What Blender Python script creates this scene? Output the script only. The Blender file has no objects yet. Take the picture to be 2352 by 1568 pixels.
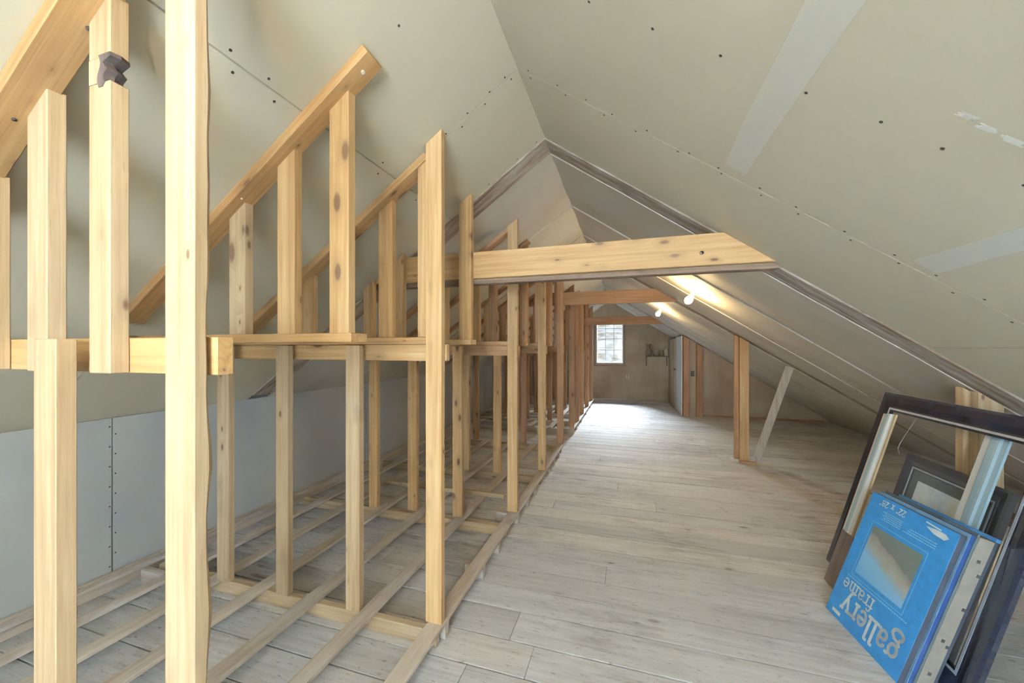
import bpy, bmesh, math, random
from mathutils import Vector, Matrix
random.seed(7)
R = random.random
SC = bpy.context.scene
COL = SC.collection

# ------------------------------------------------------------------ camera, world, lights, exposure
CAMZ = 1.5
cam_d = bpy.data.cameras.new('camera')
cam_d.sensor_width = 36.0
cam_d.lens = 870.0 / 2352.0 * 36.0
cam_d.shift_y = 14.0 / 2352.0
cam_d.clip_start = 0.02
cam = bpy.data.objects.new('camera', cam_d)
COL.objects.link(cam)
cam.location = (0, 0, CAMZ)
cam.rotation_euler = (math.pi / 2, 0, math.atan(267 / 870))
SC.camera = cam

w = bpy.data.worlds.new('world'); SC.world = w; w.use_nodes = True
bgn = w.node_tree.nodes['Background']
bgn.inputs[0].default_value = (0.80, 0.90, 1.0, 1)
bgn.inputs[1].default_value = 0.85

def area(name, loc, rot, sx, sy, power, color):
    d = bpy.data.lights.new(name, 'AREA'); d.shape = 'RECTANGLE'; d.size = sx; d.size_y = sy
    d.energy = power; d.color = color
    o = bpy.data.objects.new(name, d); COL.objects.link(o); o.location = loc; o.rotation_euler = rot
    return o
# daylight through the gable window behind the photographer (opening built below)
area('daylight_near_window', (0.0, -2.26, 1.45), (math.pi / 2, 0, math.pi), 1.2, 1.25, 1850, (0.74, 0.885, 1.0))
area('daylight_far_window', (-0.6, 14.0, 3.15), (-math.radians(61), 0, 0), 1.9, 1.2, 1350, (0.80, 0.91, 1.0))

SC.view_settings.view_transform = 'Standard'
SC.view_settings.look = 'None'
SC.view_settings.gamma = 1.0
SC.view_settings.use_curve_mapping = False
SC.view_settings.exposure = 1.35

# ------------------------------------------------------------------ room geometry
XR, ZR, SL = -0.52, 2.87, 0.70
def sR(y):
    if y < 2.6: return .70
    if y < 5.7: return .70 - .065 * (y - 2.6) / 3.1
    if y < 9.2: return .635 + .015 * (y - 5.7) / 3.5
    return .65
def zL(x, y=0): return ZR - SL * (XR - x)
def zRt(x, y): return ZR - sR(y) * (x - XR)
XW = -3.10          # left knee wall
YN, YF = -2.25, 11.4

# ------------------------------------------------------------------ material helpers
MATS = {}
def nt(name):
    m = bpy.data.materials.new(name); m.use_nodes = True
    t = m.node_tree; b = t.nodes['Principled BSDF']
    return m, t, b
def N(t, typ, **kw):
    n = t.nodes.new(typ)
    for k, v in kw.items():
        if k.startswith('_'): n.inputs[k[1:].replace('_', ' ')].default_value = v
        else: setattr(n, k, v)
    return n
def ramp(t, fac, stops):
    r = t.nodes.new('ShaderNodeValToRGB'); e = r.color_ramp.elements
    while len(e) > 1: e.remove(e[-1])
    for i, (p, c) in enumerate(stops):
        el = e[0] if i == 0 else e.new(p)
        el.position = p
        el.color = (*c, 1) if len(c) == 3 else c
    t.links.new(fac, r.inputs[0]); return r
def mixc(t, fac, a, b, mode='MIX'):
    n = t.nodes.new('ShaderNodeMix'); n.data_type = 'RGBA'; n.blend_type = mode
    for i, v in ((0, fac), (6, a), (7, b)):
        if hasattr(v, 'links') or hasattr(v, 'is_linked'): t.links.new(v, n.inputs[i])
        else: n.inputs[i].default_value = v if not isinstance(v, tuple) else ((*v, 1) if len(v) == 3 else v)
    return n.outputs[2]
def mathn(t, op, a, b=None):
    n = t.nodes.new('ShaderNodeMath'); n.operation = op
    for i, v in ((0, a), (1, b)):
        if v is None: continue
        if hasattr(v, 'is_linked'): t.links.new(v, n.inputs[i])
        else: n.inputs[i].default_value = v
    return n.outputs[0]
def g3(v): return (v, v, v)

def plain(name, col, rough=.6, metal=0, emit=None, es=0, coat=0):
    if name in MATS: return MATS[name]
    m, t, b = nt(name)
    n = N(t, 'ShaderNodeTexNoise', _Scale=22.0, _Detail=4.0)
    tc = N(t, 'ShaderNodeTexCoord'); t.links.new(tc.outputs['Object'], n.inputs['Vector'])
    r = ramp(t, n.outputs[0], [(.3, tuple(c * .88 for c in col)), (.7, tuple(min(1, c * 1.08) for c in col))])
    t.links.new(r.outputs[0], b.inputs['Base Color'])
    b.inputs['Roughness'].default_value = rough; b.inputs['Metallic'].default_value = metal
    b.inputs['Coat Weight'].default_value = coat
    if emit:
        b.inputs['Emission Color'].default_value = (*emit, 1); b.inputs['Emission Strength'].default_value = es
    MATS[name] = m; return m

def wood(name, axis, c_lo, c_mid, c_hi, knot=(.10, .045, .02), knots=.5, rough=.62, worn=0.0, worn_col=(.5, .48, .46), stain=0.0):
    """Sawn timber: grain along one object axis, knots, per-piece tone."""
    if name in MATS: return MATS[name]
    m, t, b = nt(name)
    tc = N(t, 'ShaderNodeTexCoord'); oi = N(t, 'ShaderNodeObjectInfo')
    off = N(t, 'ShaderNodeVectorMath', operation='SCALE'); off.inputs[3].default_value = 53.0
    cmb = N(t, 'ShaderNodeCombineXYZ')
    for i in range(3): t.links.new(oi.outputs['Random'], cmb.inputs[i])
    t.links.new(cmb.outputs[0], off.inputs[0])
    add = N(t, 'ShaderNodeVectorMath', operation='ADD')
    t.links.new(tc.outputs['Object'], add.inputs[0]); t.links.new(off.outputs[0], add.inputs[1])
    def mapped(al, ac):
        mp = N(t, 'ShaderNodeMapping'); s = [ac, ac, ac]; s[axis] = al
        mp.inputs['Scale'].default_value = s; t.links.new(add.outputs[0], mp.inputs[0]); return mp.outputs[0]
    # wandering grain
    wn = N(t, 'ShaderNodeTexNoise', _Scale=1.0, _Detail=2.0); t.links.new(mapped(1.3, 4.0), wn.inputs['Vector'])
    gr = N(t, 'ShaderNodeTexNoise', _Scale=1.0, _Detail=5.0, _Roughness=.6, _Distortion=.6)
    t.links.new(mapped(1.1, 38.0), gr.inputs['Vector'])
    g2 = N(t, 'ShaderNodeTexNoise', _Scale=1.0, _Detail=3.0, _Roughness=.7); t.links.new(mapped(5.0, 190.0), g2.inputs['Vector'])
    f = mathn(t, 'ADD', mathn(t, 'MULTIPLY', gr.outputs[0], .62), mathn(t, 'MULTIPLY', wn.outputs[0], .38))
    r = ramp(t, f, [(.34, c_lo), (.50, c_mid), (.66, c_hi)])
    col = mixc(t, mathn(t, 'MULTIPLY', mathn(t, 'LESS_THAN', g2.outputs[0], .40), .22), r.outputs[0], tuple(c * .6 for c in c_lo))
    # knots
    vo = N(t, 'ShaderNodeTexVoronoi', _Scale=1.0, _Randomness=1.0); t.links.new(mapped(5.5, 13.0), vo.inputs['Vector'])
    sep = N(t, 'ShaderNodeSeparateColor'); t.links.new(vo.outputs['Color'], sep.inputs[0])
    sel = mathn(t, 'GREATER_THAN', sep.outputs[0], 1 - knots)
    kd = mathn(t, 'MULTIPLY', vo.outputs['Distance'], mathn(t, 'ADD', mathn(t, 'MULTIPLY', sep.outputs[1], 2.2), .6))
    core = ramp(t, kd, [(.10, g3(1)), (.17, g3(0))])
    halo = ramp(t, kd, [(.12, g3(1)), (.42, g3(0))])
    col = mixc(t, mathn(t, 'MULTIPLY', mathn(t, 'MULTIPLY', halo.outputs[0], sel), .40), col, tuple(c * .72 for c in c_lo))
    col = mixc(t, mathn(t, 'MULTIPLY', mathn(t, 'MULTIPLY', core.outputs[0], sel), .85), col, knot)
    if worn > 0:
        wr = N(t, 'ShaderNodeTexNoise', _Scale=1.0, _Detail=6.0, _Roughness=.65); t.links.new(mapped(3.0, 16.0), wr.inputs['Vector'])
        wf = ramp(t, wr.outputs[0], [(.42, g3(0)), (.62, g3(worn))])
        col = mixc(t, wf.outputs[0], col, worn_col)
    if stain > 0:
        ge = N(t, 'ShaderNodeNewGeometry')
        st = N(t, 'ShaderNodeTexNoise', _Scale=.9, _Detail=5.0, _Roughness=.62); t.links.new(ge.outputs['Position'], st.inputs['Vector'])
        s1 = ramp(t, st.outputs[0], [(.47, g3(0)), (.68, g3(stain))])
        ms = N(t, 'ShaderNodeMapping'); ms.inputs['Scale'].default_value = (3.5, 16, 4); t.links.new(ge.outputs['Position'], ms.inputs[0])
        s2n = N(t, 'ShaderNodeTexNoise', _Scale=1.0, _Detail=7.0, _Roughness=.7); t.links.new(ms.outputs[0], s2n.inputs['Vector'])
        s2 = ramp(t, s2n.outputs[0], [(.47, g3(.12)), (.62, g3(.9))])
        col = mixc(t, mathn(t, 'MULTIPLY', s1.outputs[0], s2.outputs[0]), col, (.17, .125, .09))
        sp = N(t, 'ShaderNodeTexNoise', _Scale=1.0, _Detail=6.0, _Roughness=.75)
        m3 = N(t, 'ShaderNodeMapping'); m3.inputs['Scale'].default_value = (14, 60, 20); t.links.new(ge.outputs['Position'], m3.inputs[0]); t.links.new(m3.outputs[0], sp.inputs['Vector'])
        s3 = ramp(t, sp.outputs[0], [(.57, g3(0)), (.68, g3(.8))])
        col = mixc(t, s3.outputs[0], col, (.21, .18, .155))
    tone = ramp(t, oi.outputs['Random'], [(0, (.84, .82, .80)), (.5, (1, 1, 1)), (1, (1.0, .95, .88))])
    col = mixc(t, 1.0, col, tone.outputs[0], 'MULTIPLY')
    t.links.new(col, b.inputs['Base Color'])
    b.inputs['Roughness'].default_value = rough
    bp = N(t, 'ShaderNodeBump', _Strength=.18, _Distance=.004); t.links.new(gr.outputs[0], bp.inputs['Height'])
    t.links.new(bp.outputs[0], b.inputs['Normal'])
    MATS[name] = m; return m

PINE = [wood('pine_%s' % 'xyz'[a], a, (.32, .18, .068), (.455, .285, .125), (.565, .40, .215), knots=.78) for a in range(3)]
PALE = [wood('pale_pine_%s' % 'xyz'[a], a, (.31, .205, .108), (.42, .31, .185), (.515, .41, .28), knots=.8) for a in range(3)]
AMBER = wood('amber_pine', 0, (.24, .125, .045), (.35, .20, .08), (.44, .28, .13), knots=.7)
RED = [wood('aged_pine_%s' % 'xyz'[a], a, (.26, .13, .055), (.36, .20, .095), (.46, .28, .15), knots=.4) for a in range(3)]
DULL = [wood('dusty_pine_%s' % 'xyz'[a], a, (.36, .295, .23), (.46, .395, .33), (.55, .49, .43), knots=.4, worn=.6, worn_col=(.55, .53, .50)) for a in range(3)]
OLD = wood('weathered_rafter_wood', 0, (.15, .105, .07), (.26, .195, .14), (.35, .285, .22), knots=.3, worn=.75, worn_col=(.50, .47, .44), rough=.9)
OLDX = wood('weathered_tie_wood', 0, (.13, .085, .05), (.22, .15, .10), (.30, .21, .145), knots=.3, rough=.85)
DARKT = wood('dark_eave_wood', 1, (.05, .03, .02), (.10, .065, .045), (.15, .10, .07), rough=.9)
PLANK = wood('whitewashed_floorboard', 0, (.43, .43, .435), (.55, .555, .565), (.63, .64, .66), knot=(.2, .17, .15), knots=.18, worn=.35, worn_col=(.68, .69, .71), stain=.95, rough=.75)
BARK = wood('bark', 2, (.03, .02, .018), (.08, .055, .045), (.16, .11, .08), knots=0, rough=.95)

def drywall(name, c1, c2, c3, scale=.8, rough=.75, drips=0.0):
    if name in MATS: return MATS[name]
    m, t, b = nt(name)
    ge = N(t, 'ShaderNodeNewGeometry')
    n1 = N(t, 'ShaderNodeTexNoise', _Scale=scale, _Detail=3.0); t.links.new(ge.outputs['Position'], n1.inputs['Vector'])
    r = ramp(t, n1.outputs[0], [(.32, c1), (.5, c2), (.68, c3)]); col = r.outputs[0]
    n2 = N(t, 'ShaderNodeTexNoise', _Scale=26.0, _Detail=5.0, _Roughness=.7); t.links.new(ge.outputs['Position'], n2.inputs['Vector'])
    s = ramp(t, n2.outputs[0], [(.72, g3(0)), (.80, g3(.5))])
    col = mixc(t, s.outputs[0], col, tuple(min(1, c * 1.25) for c in c3))
    if drips > 0:
        mp = N(t, 'ShaderNodeMapping'); mp.inputs['Scale'].default_value = (3.2, 3.2, .55); t.links.new(ge.outputs['Position'], mp.inputs[0])
        n3 = N(t, 'ShaderNodeTexNoise', _Scale=1.0, _Detail=5.0); t.links.new(mp.outputs[0], n3.inputs['Vector'])
        d = ramp(t, n3.outputs[0], [(.45, g3(0)), (.65, g3(drips))])
        col = mixc(t, d.outputs[0], col, tuple(c * .62 for c in c1))
    t.links.new(col, b.inputs['Base Color']); b.inputs['Roughness'].default_value = rough
    n4 = N(t, 'ShaderNodeTexNoise', _Scale=180.0, _Detail=2.0); t.links.new(ge.outputs['Position'], n4.inputs['Vector'])
    bp = N(t, 'ShaderNodeBump', _Strength=.05, _Distance=.002); t.links.new(n4.outputs[0], bp.inputs['Height']); t.links.new(bp.outputs[0], b.inputs['Normal'])
    MATS[name] = m; return m
CEIL = drywall('ceiling_drywall', (.515, .475, .352), (.55, .508, .39), (.575, .538, .425))
CEILF = drywall('old_ceiling_drywall', (.52, .48, .41), (.575, .54, .475), (.61, .585, .525), drips=.15)
KNEE = drywall('knee_wall_drywall', (.37, .378, .37), (.41, .418, .41), (.45, .458, .45))
FARW = drywall('tan_drywall', (.34, .265, .185), (.41, .33, .24), (.47, .395, .30), scale=1.4, drips=.3)
TAPE = drywall('joint_compound', (.56, .545, .47), (.59, .57, .50), (.61, .60, .54))
SHEATH = plain('roof_sheathing', (.05, .04, .032), .9)
SCREW = plain('drywall_screw', (.035, .03, .026), .5)

# ------------------------------------------------------------------ mesh helpers
def wloc(o):
    v = Vector()
    while o is not None: v = v + o.location; o = o.parent
    return v
def mesh_obj(name, verts, faces, mat, parent=None, loc=(0, 0, 0), smooth=False, kind=None, bevel=0.0):
    """verts in world space (or parent space if parent is rotated); origin placed at loc."""
    me = bpy.data.meshes.new(name)
    L = Vector(loc)
    me.from_pydata([tuple(Vector(v) - L) for v in verts], [], faces)
    bm = bmesh.new(); bm.from_mesh(me)
    bmesh.ops.recalc_face_normals(bm, faces=bm.faces)
    if bevel > 0:
        ed = [e for e in bm.edges if len(e.link_faces) == 2 and e.calc_face_angle(0) > .6]
        bmesh.ops.bevel(bm, geom=ed, offset=bevel, segments=1, affect='EDGES', clamp_overlap=True)
    bm.to_mesh(me); bm.free()
    if smooth:
        for p in me.polygons: p.use_smooth = True
        me.set_sharp_from_angle(angle=.7)
    if mat: me.materials.append(mat)
    o = bpy.data.objects.new(name, me); COL.objects.link(o)
    o.location = L
    if parent is not None:
        o.parent = parent
        o.location = L - wloc(parent)
    if kind: o['kind'] = kind
    return o
BF = [(0, 1, 2, 3), (4, 7, 6, 5), (0, 4, 5, 1), (1, 5, 6, 2), (2, 6, 7, 3), (3, 7, 4, 0)]
def box(name, x0, x1, y0, y1, z0, z1, mat, parent=None, bevel=.002, kind=None):
    v = [(x0, y0, z0), (x1, y0, z0), (x1, y1, z0), (x0, y1, z0), (x0, y0, z1), (x1, y0, z1), (x1, y1, z1), (x0, y1, z1)]
    return mesh_obj(name, v, BF, mat, parent, ((x0 + x1) / 2, (y0 + y1) / 2, z0), bevel=bevel, kind=kind)
def stud(name, x0, x1, y0, y1, z0, top, mat, parent, bevel=.002, xs=0.0, ys=0.0):
    """vertical timber, top cut to follow function top(x); xs/ys lean the top"""
    v = [(x0, y0, z0), (x1, y0, z0), (x1, y1, z0), (x0, y1, z0), (x0 + xs, y0 + ys, top(x0 + xs)), (x1 + xs, y0 + ys, top(x1 + xs)), (x1 + xs, y1 + ys, top(x1 + xs)), (x0 + xs, y1 + ys, top(x0 + xs))]
    return mesh_obj(name, v, BF, mat, parent, ((x0 + x1) / 2, (y0 + y1) / 2, z0), bevel=bevel)
def slope_board(name, xa, xb, y0, y1, t, mat, parent, off=0.0, right=False, yref=None, bevel=.002):
    """flat board under the slope between xa..xb, t thick; local X runs along the slope"""
    fn = (lambda x: zRt(x, yref if yref is not None else y0)) if right else (lambda x: zL(x))
    a = Vector((xa, 0, fn(xa) - off)); b_ = Vector((xb, 0, fn(xb) - off))
    d = (b_ - a); L = d.length; d.normalize(); nrm = Vector((d.z, 0, -d.x))
    if nrm.z > 0: nrm = -nrm
    me = bpy.data.meshes.new(name)
    v = [(0, y0, 0), (L, y0, 0), (L, y1, 0), (0, y1, 0), (0, y0, t), (L, y0, t), (L, y1, t), (0, y1, t)]
    v = [(p[0], p[1] - y0, p[2]) for p in v]
    me.from_pydata(v, [], BF)
    bm = bmesh.new(); bm.from_mesh(me); bmesh.ops.recalc_face_normals(bm, faces=bm.faces)
    if bevel: bmesh.ops.bevel(bm, geom=list(bm.edges), offset=bevel, segments=1, affect='EDGES')
    bm.to_mesh(me); bm.free(); me.materials.append(mat)
    o = bpy.data.objects.new(name, me); COL.objects.link(o)
    yax = nrm.cross(d)
    M = Matrix((d, yax, nrm)).transposed().to_4x4()
    ys = 1 if yax.y > 0 else -1
    if ys < 0:
        for vv in me.vertices: vv.co.y *= -1
        bm = bmesh.new(); bm.from_mesh(me); bmesh.ops.recalc_face_normals(bm, faces=bm.faces); bm.to_mesh(me); bm.free()
    M.translation = Vector((a.x, y0, a.z))
    o.matrix_world = M
    if parent is not None:
        o.parent = parent; o.location = M.translation - wloc(parent)
    return o
def thing(name, label, cat, loc=(0, 0, 0), group=None, rot=None):
    o = bpy.data.objects.new(name, None); COL.objects.link(o); o.location = loc
    o.empty_display_size = .05
    if rot is not None: o.rotation_euler = rot; o['_local'] = 1
    tag(o, label, cat, group); return o
def tag(o, label=None, cat=None, group=None, kind=None):
    if label: o['label'] = label
    if cat: o['category'] = cat
    if group: o['group'] = group
    if kind: o['kind'] = kind
    return o
def tube(name, pts, r, mat, parent=None, seg=8, loc=None):
    vs, fs = [], []
    P = [Vector(p) for p in pts]
    for i, p in enumerate(P):
        d = (P[min(i + 1, len(P) - 1)] - P[max(i - 1, 0)]).normalized()
        u = d.orthogonal().normalized(); q = d.cross(u)
        rr = r[i] if isinstance(r, (list, tuple)) else r
        for k in range(seg):
            a = 2 * math.pi * k / seg
            vs.append(p + u * math.cos(a) * rr + q * math.sin(a) * rr)
    for i in range(len(P) - 1):
        for k in range(seg):
            fs.append((i * seg + k, i * seg + (k + 1) % seg, (i + 1) * seg + (k + 1) % seg, (i + 1) * seg + k))
    fs.append(tuple(range(seg))); fs.append(tuple(range(len(vs) - seg, len(vs))))
    return mesh_obj(name, vs, fs, mat, parent, loc if loc is not None else P[0], smooth=True)
def lathe(name, prof, mat, parent=None, base=(0, 0, 0), seg=20, axis=None):
    """prof: (radius, height) list; axis: direction (default +z)"""
    A = Vector(axis).normalized() if axis else Vector((0, 0, 1)); u = A.orthogonal().normalized(); q = A.cross(u); B = Vector(base)
    vs, fs = [], []
    for r, h in prof:
        for k in range(seg):
            a = 2 * math.pi * k / seg; vs.append(B + A * h + (u * math.cos(a) + q * math.sin(a)) * max(r, 1e-4))
    for i in range(len(prof) - 1):
        for k in range(seg): fs.append((i * seg + k, i * seg + (k + 1) % seg, (i + 1) * seg + (k + 1) % seg, (i + 1) * seg + k))
    fs.append(tuple(range(seg))); fs.append(tuple(range(len(vs) - seg, len(vs))))
    return mesh_obj(name, vs, fs, mat, parent, base, smooth=True)

# ------------------------------------------------------------------ floor
floor = box('floor', XW - .1, 4.35, YN - .1, YF + .12, -.16, -.022, DARKT, bevel=0); tag(floor, kind='structure')
y = YN
rr = random.Random(3)
while y < YF:
    wd = .19 + rr.random() * .03
    y1 = min(y + wd, YF)
    cuts = [XW - .02]
    x = XW - .02 + .6 + rr.random() * 2.4
    while x < 3.7:
        cuts.append(x); x += 1.9 + rr.random() * 1.6
    cuts.append(4.2)
    for a, b_ in zip(cuts[:-1], cuts[1:]):
        zt = -rr.random() * .0025
        g = .0028 + rr.random() * .0015
        box('plank', a + .0012, b_ - .0012, y + g, y1 - g, -.022, zt, PLANK, floor, bevel=.0015)
    y = y1

# ------------------------------------------------------------------ ceiling
yy = [YN - .1, 2.6, 4.2, 5.7, 9.2, YF + .12]
def slab_verts():
    v = []
    for y in yy:
        for x, f in ((XW - .3, zL(XW - .3)), (XR, ZR), (4.6, zRt(4.6, y))):
            v.append((x, y, f + .10)); v.append((x, y, f + .16))
    f = []
    for i in range(len(yy) - 1):
        a = i * 6; b_ = a + 6
        f += [(a, a + 2, b_ + 2, b_), (a + 2, a + 4, b_ + 4, b_ + 2), (a + 1, b_ + 1, b_ + 3, a + 3), (a + 3, b_ + 3, b_ + 5, a + 5)]
        f += [(a, b_, b_ + 1, a + 1), (a + 4, a + 5, b_ + 5, b_ + 4)]
    e = len(v) - 6
    f += [(0, 1, 3, 2), (2, 3, 5, 4), (e, e + 2, e + 3, e + 1), (e + 2, e + 4, e + 5, e + 3)]
    return v, f
v, f = slab_verts()
ceiling = mesh_obj('ceiling', v, f, SHEATH); tag(ceiling, kind='structure')

def panel(x0, x1, y0, y1, right, mat, wave=0.0, ph=0.0, jag=0.0, sag=0.0):
    """one drywall sheet following the slope; wave = soft waviness over the rafters"""
    ny = max(2, int((y1 - y0) / .06)) if wave else 2
    nx = 8 if (wave or jag) else 2
    fn = zRt if right else zL
    vs = []
    rg = random.Random(int(1000 * (x0 + 9) + 77 * y0 + right))
    jags = [rg.uniform(-jag, jag) for _ in range(nx + 1)]
    for th in (0, .0125):
        for j in range(ny + 1):
            y = y0 + (y1 - y0) * j / ny
            for i in range(nx + 1):
                x = x0 + (x1 - x0) * i / nx
                yv = y + (jags[i] if j == ny else (jags[(i * 3) % (nx + 1)] if j == 0 else 0))
                z = fn(x, y) + th + wave * .5 * (1 + math.cos(2 * math.pi * (y - ph) / .61)) - sag * (j / ny)
                vs.append((x, yv, z))
    fs = []; n = (nx + 1) * (ny + 1)
    for j in range(ny):
        for i in range(nx):
            a = j * (nx + 1) + i
            fs.append((a, a + 1, a + nx + 2, a + nx + 1)); fs.append((n + a, n + a + nx + 1, n + a + nx + 2, n + a + 1))
    def strip(ids):
        for p, q in zip(ids[:-1], ids[1:]): fs.append((p, q, n + q, n + p))
    strip(list(range(nx + 1))); strip([ny * (nx + 1) + i for i in range(nx + 1)])
    strip([j * (nx + 1) for j in range(ny + 1)]); strip([j * (nx + 1) + nx for j in range(ny + 1)])
    o = mesh_obj('drywall_panel', vs, fs, mat, ceiling, ((x0 + x1) / 2, y0, fn((x0 + x1) / 2, y0)), smooth=bool(wave))
    return o
G = .0025
def eaveR(y): return XR + ZR / sR(y)
# near sheets, left slope
Ls = -1.19
pn = {}
pn['l1'] = panel(Ls + G, XR, YN, 1.785, False, CEIL)
pn['l2'] = panel(Ls + G, XR, 1.79, 2.43, False, CEIL)
pn['l3'] = panel(XW - .02, Ls - G, YN, 1.205, False, CEIL)
pn['l4'] = panel(XW - .02, Ls - G, 1.21, 2.43, False, CEIL)
# near sheets, right slope
Rs = 1.44
pn['r1'] = panel(XR, Rs - G, YN, 1.785, True, CEIL)
pn['r2'] = panel(XR, Rs - G, 1.79, 2.43, True, CEIL)
pn['r3'] = panel(Rs + G, 3.62, YN, 1.785, True, CEIL)
pn['r4'] = panel(Rs + G, 3.62, 1.79, 2.43, True, CEIL)
# far sheets: four-foot bays between the exposed rafters
bays = [2.61, 3.64, 4.62, 5.55, 5.72, 6.9, 8.1, 9.12, 9.28, 10.35, YF]
for a, b_ in zip(bays[:-1], bays[1:]):
    if b_ - a < .3: continue
    for right in (False, True):
        xs = [(XR, 1.428), (1.431, 4.1)] if right else [(-1.62, XR), (XW - .02, -1.622)]
        for k, (p, q) in enumerate(xs):
            panel(p, q, a + .004, b_ - .006, right, CEILF, wave=-.016 if right else -.010, ph=a, jag=.006, sag=.002)
# joint-compound bands on the right slope
def slope_patch(name, x0, x1, y0, y1, mat, parent, right=True, lift=.0012):
    fn = zRt if right else zL
    vs = []
    rg = random.Random(int(x0 * 100 + y0 * 10)); n = 14
    for i in range(n + 1):
        y = y0 + (y1 - y0) * i / n
        for x in (x0 + rg.uniform(-.006, .006), x1 + rg.uniform(-.006, .006)):
            vs.append((x, y, fn(x, y) - lift))
    vs += [(a, b_, c + .004) for a, b_, c in vs]
    m = 2 * (n + 1)
    fs = [(2 * i, 2 * i + 1, 2 * i + 3, 2 * i + 2) for i in range(n)] + [(m + 2 * i, m + 2 * i + 2, m + 2 * i + 3, m + 2 * i + 1) for i in range(n)]
    fs += [(2 * i, 2 * i + 2, m + 2 * i + 2, m + 2 * i) for i in range(n)] + [(2 * i + 1, m + 2 * i + 1, m + 2 * i + 3, 2 * i + 3) for i in range(n)]
    return mesh_obj(name, vs, fs, mat, parent, (x0, y0, fn(x0, y0)))
slope_patch('joint_tape', .37, .45, YN, 1.72, TAPE, pn['r1'])
slope_patch('joint_tape', .985, 1.055, YN, 1.74, TAPE, pn['r1'])
# screw heads (each a few pixels): one part per sheet
def screws(pts, right, parent):
    fn = zRt if right else zL
    sl = -SL if right else SL
    nrm = Vector((-sl, 0, 1)).normalized(); u = Vector((1, 0, sl)).normalized(); q = Vector((0, 1, 0))
    vs, fs = [], []
    for x, y in pts:
        c = Vector((x, y, fn(x, y))) - nrm * .0006
        k0 = len(vs)
        for k in range(8):
            a = k * math.pi / 4; vs.append(c + u * math.cos(a) * .0048 + q * math.sin(a) * .0048)
        for k in range(8):
            a = k * math.pi / 4; vs.append(c + nrm * .004 + u * math.cos(a) * .0048 + q * math.sin(a) * .0048)
        fs.append(tuple(range(k0, k0 + 8)))
        for k in range(8): fs.append((k0 + k, k0 + (k + 1) % 8, k0 + 8 + (k + 1) % 8, k0 + 8 + k))
    mesh_obj('screw_heads', vs, fs, SCREW, parent, (pts[0][0], pts[0][1], fn(*pts[0])), kind='stuff')
rg = random.Random(5)
J = lambda: rg.uniform(-.02, .02)
screws([(x + J(), 1.205 + J() * .4) for x in (-.32, -.13, .06, .27, .44, .60, .74, .89, 1.07, 1.25)] + [(x + J(), 1.765 + J() * .4) for x in [-.47 + .14 * i for i in range(14)]] + [(x, .6) for x in (-.3, -.1, .1, .3, .5)], True, pn['r1'])
screws([(x + J(), 1.81 + J() * .4) for x in [-.44 + .16 * i for i in range(12)]], True, pn['r2'])
screws([(x + J(), 1.768 + J() * .4) for x in [1.5 + .15 * i for i in range(6)]], True, pn['r3'])
screws([(-.80, 1.20), (-1.17, .86), (-1.17, .99), (-1.165, 1.32), (-1.165, 1.61), (-.58, 1.77), (-.66, 1.77), (-.78, 1.77), (-.9, 1.77), (-1.0, 1.77)], False, pn['l1'])
screws([(-.56, 1.81), (-.7, 1.81), (-.83, 1.815), (-.95, 1.81), (-.57, 2.40), (-.7, 2.40), (-.9, 2.40), (-1.165, 2.2)], False, pn['l2'])
screws([(-1.215, .9), (-1.215, 1.05), (-1.6, .5), (-2.0, .55)], False, pn['l3'])
screws([(-1.215, 1.36), (-1.215, 1.64), (-1.215, 2.0), (-1.3, 2.38)], False, pn['l4'])
# pale scuffs where the paper is torn
for (x0, x1, y0) in ((.70, .73, 1.08), (.74, .77, 1.09), (.78, .82, 1.095)):
    slope_patch('paper_scuff', x0, x1 - .006, y0, y0 + .016, plain('torn_paper', (.72, .71, .66), .8), pn['r1'], lift=.0008)

# exposed rafters
def rafter_pair(y0, y1, what):
    for right in (False, True):
        xa, xb = (XR - .03, XW) if not right else (XR + .03, eaveR(y0) - .12)
        o = slope_board('rafter', xa, xb, y0, y1, .085, OLD, ceiling, off=-.094, right=right, yref=(y0 + y1) / 2, bevel=.006)
        o['label'] = 'weathered dark rafter %s' % what
rafter_pair(2.425, 2.62, 'bare between ceiling sheets')
rafter_pair(5.53, 5.74, 'above the lone nailed post')
rafter_pair(9.10, 9.30, 'above the white plank door')
# low board, coloured dark for the shadowed rafter end at the right eave
o = box('eave_shade_board', 3.05, 3.17, 2.3, 4.6, .0, .08, DARKT, None, bevel=.004)
tag(o, 'dark board standing in for the shadowed rafter end at the low eave', 'board')

# ------------------------------------------------------------------ walls
wl = box('wall_left', XW - .10, XW - .014, YN, YF, 0, 1.0, SHEATH, bevel=0); tag(wl, kind='structure')
sheets = [YN, -.90, 1.54, 3.95, 5.95, 7.96, 9.8, YF]
for a, b_ in zip(sheets[:-1], sheets[1:]):
    p = box('drywall_panel', XW - .0125, XW, a + .003, b_ - .003, .012, 1.058, KNEE, wl, bevel=.0015)
    vs, fs = [], []
    for k in range(8):
        for q_, yy_ in enumerate((a + .014, b_ - .014)):
            zc = .08 + k * .125 + q_ * .05; k0 = len(vs)
            for q in range(6):
                an = q * math.pi / 3; vs.append((XW + .0006, yy_ + .005 * math.cos(an), zc + .005 * math.sin(an)))
            fs.append(tuple(range(k0, k0 + 6)))
    s = mesh_obj('screw_heads', vs, fs, SCREW, wl, (XW, a, 0), kind='stuff')
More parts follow.
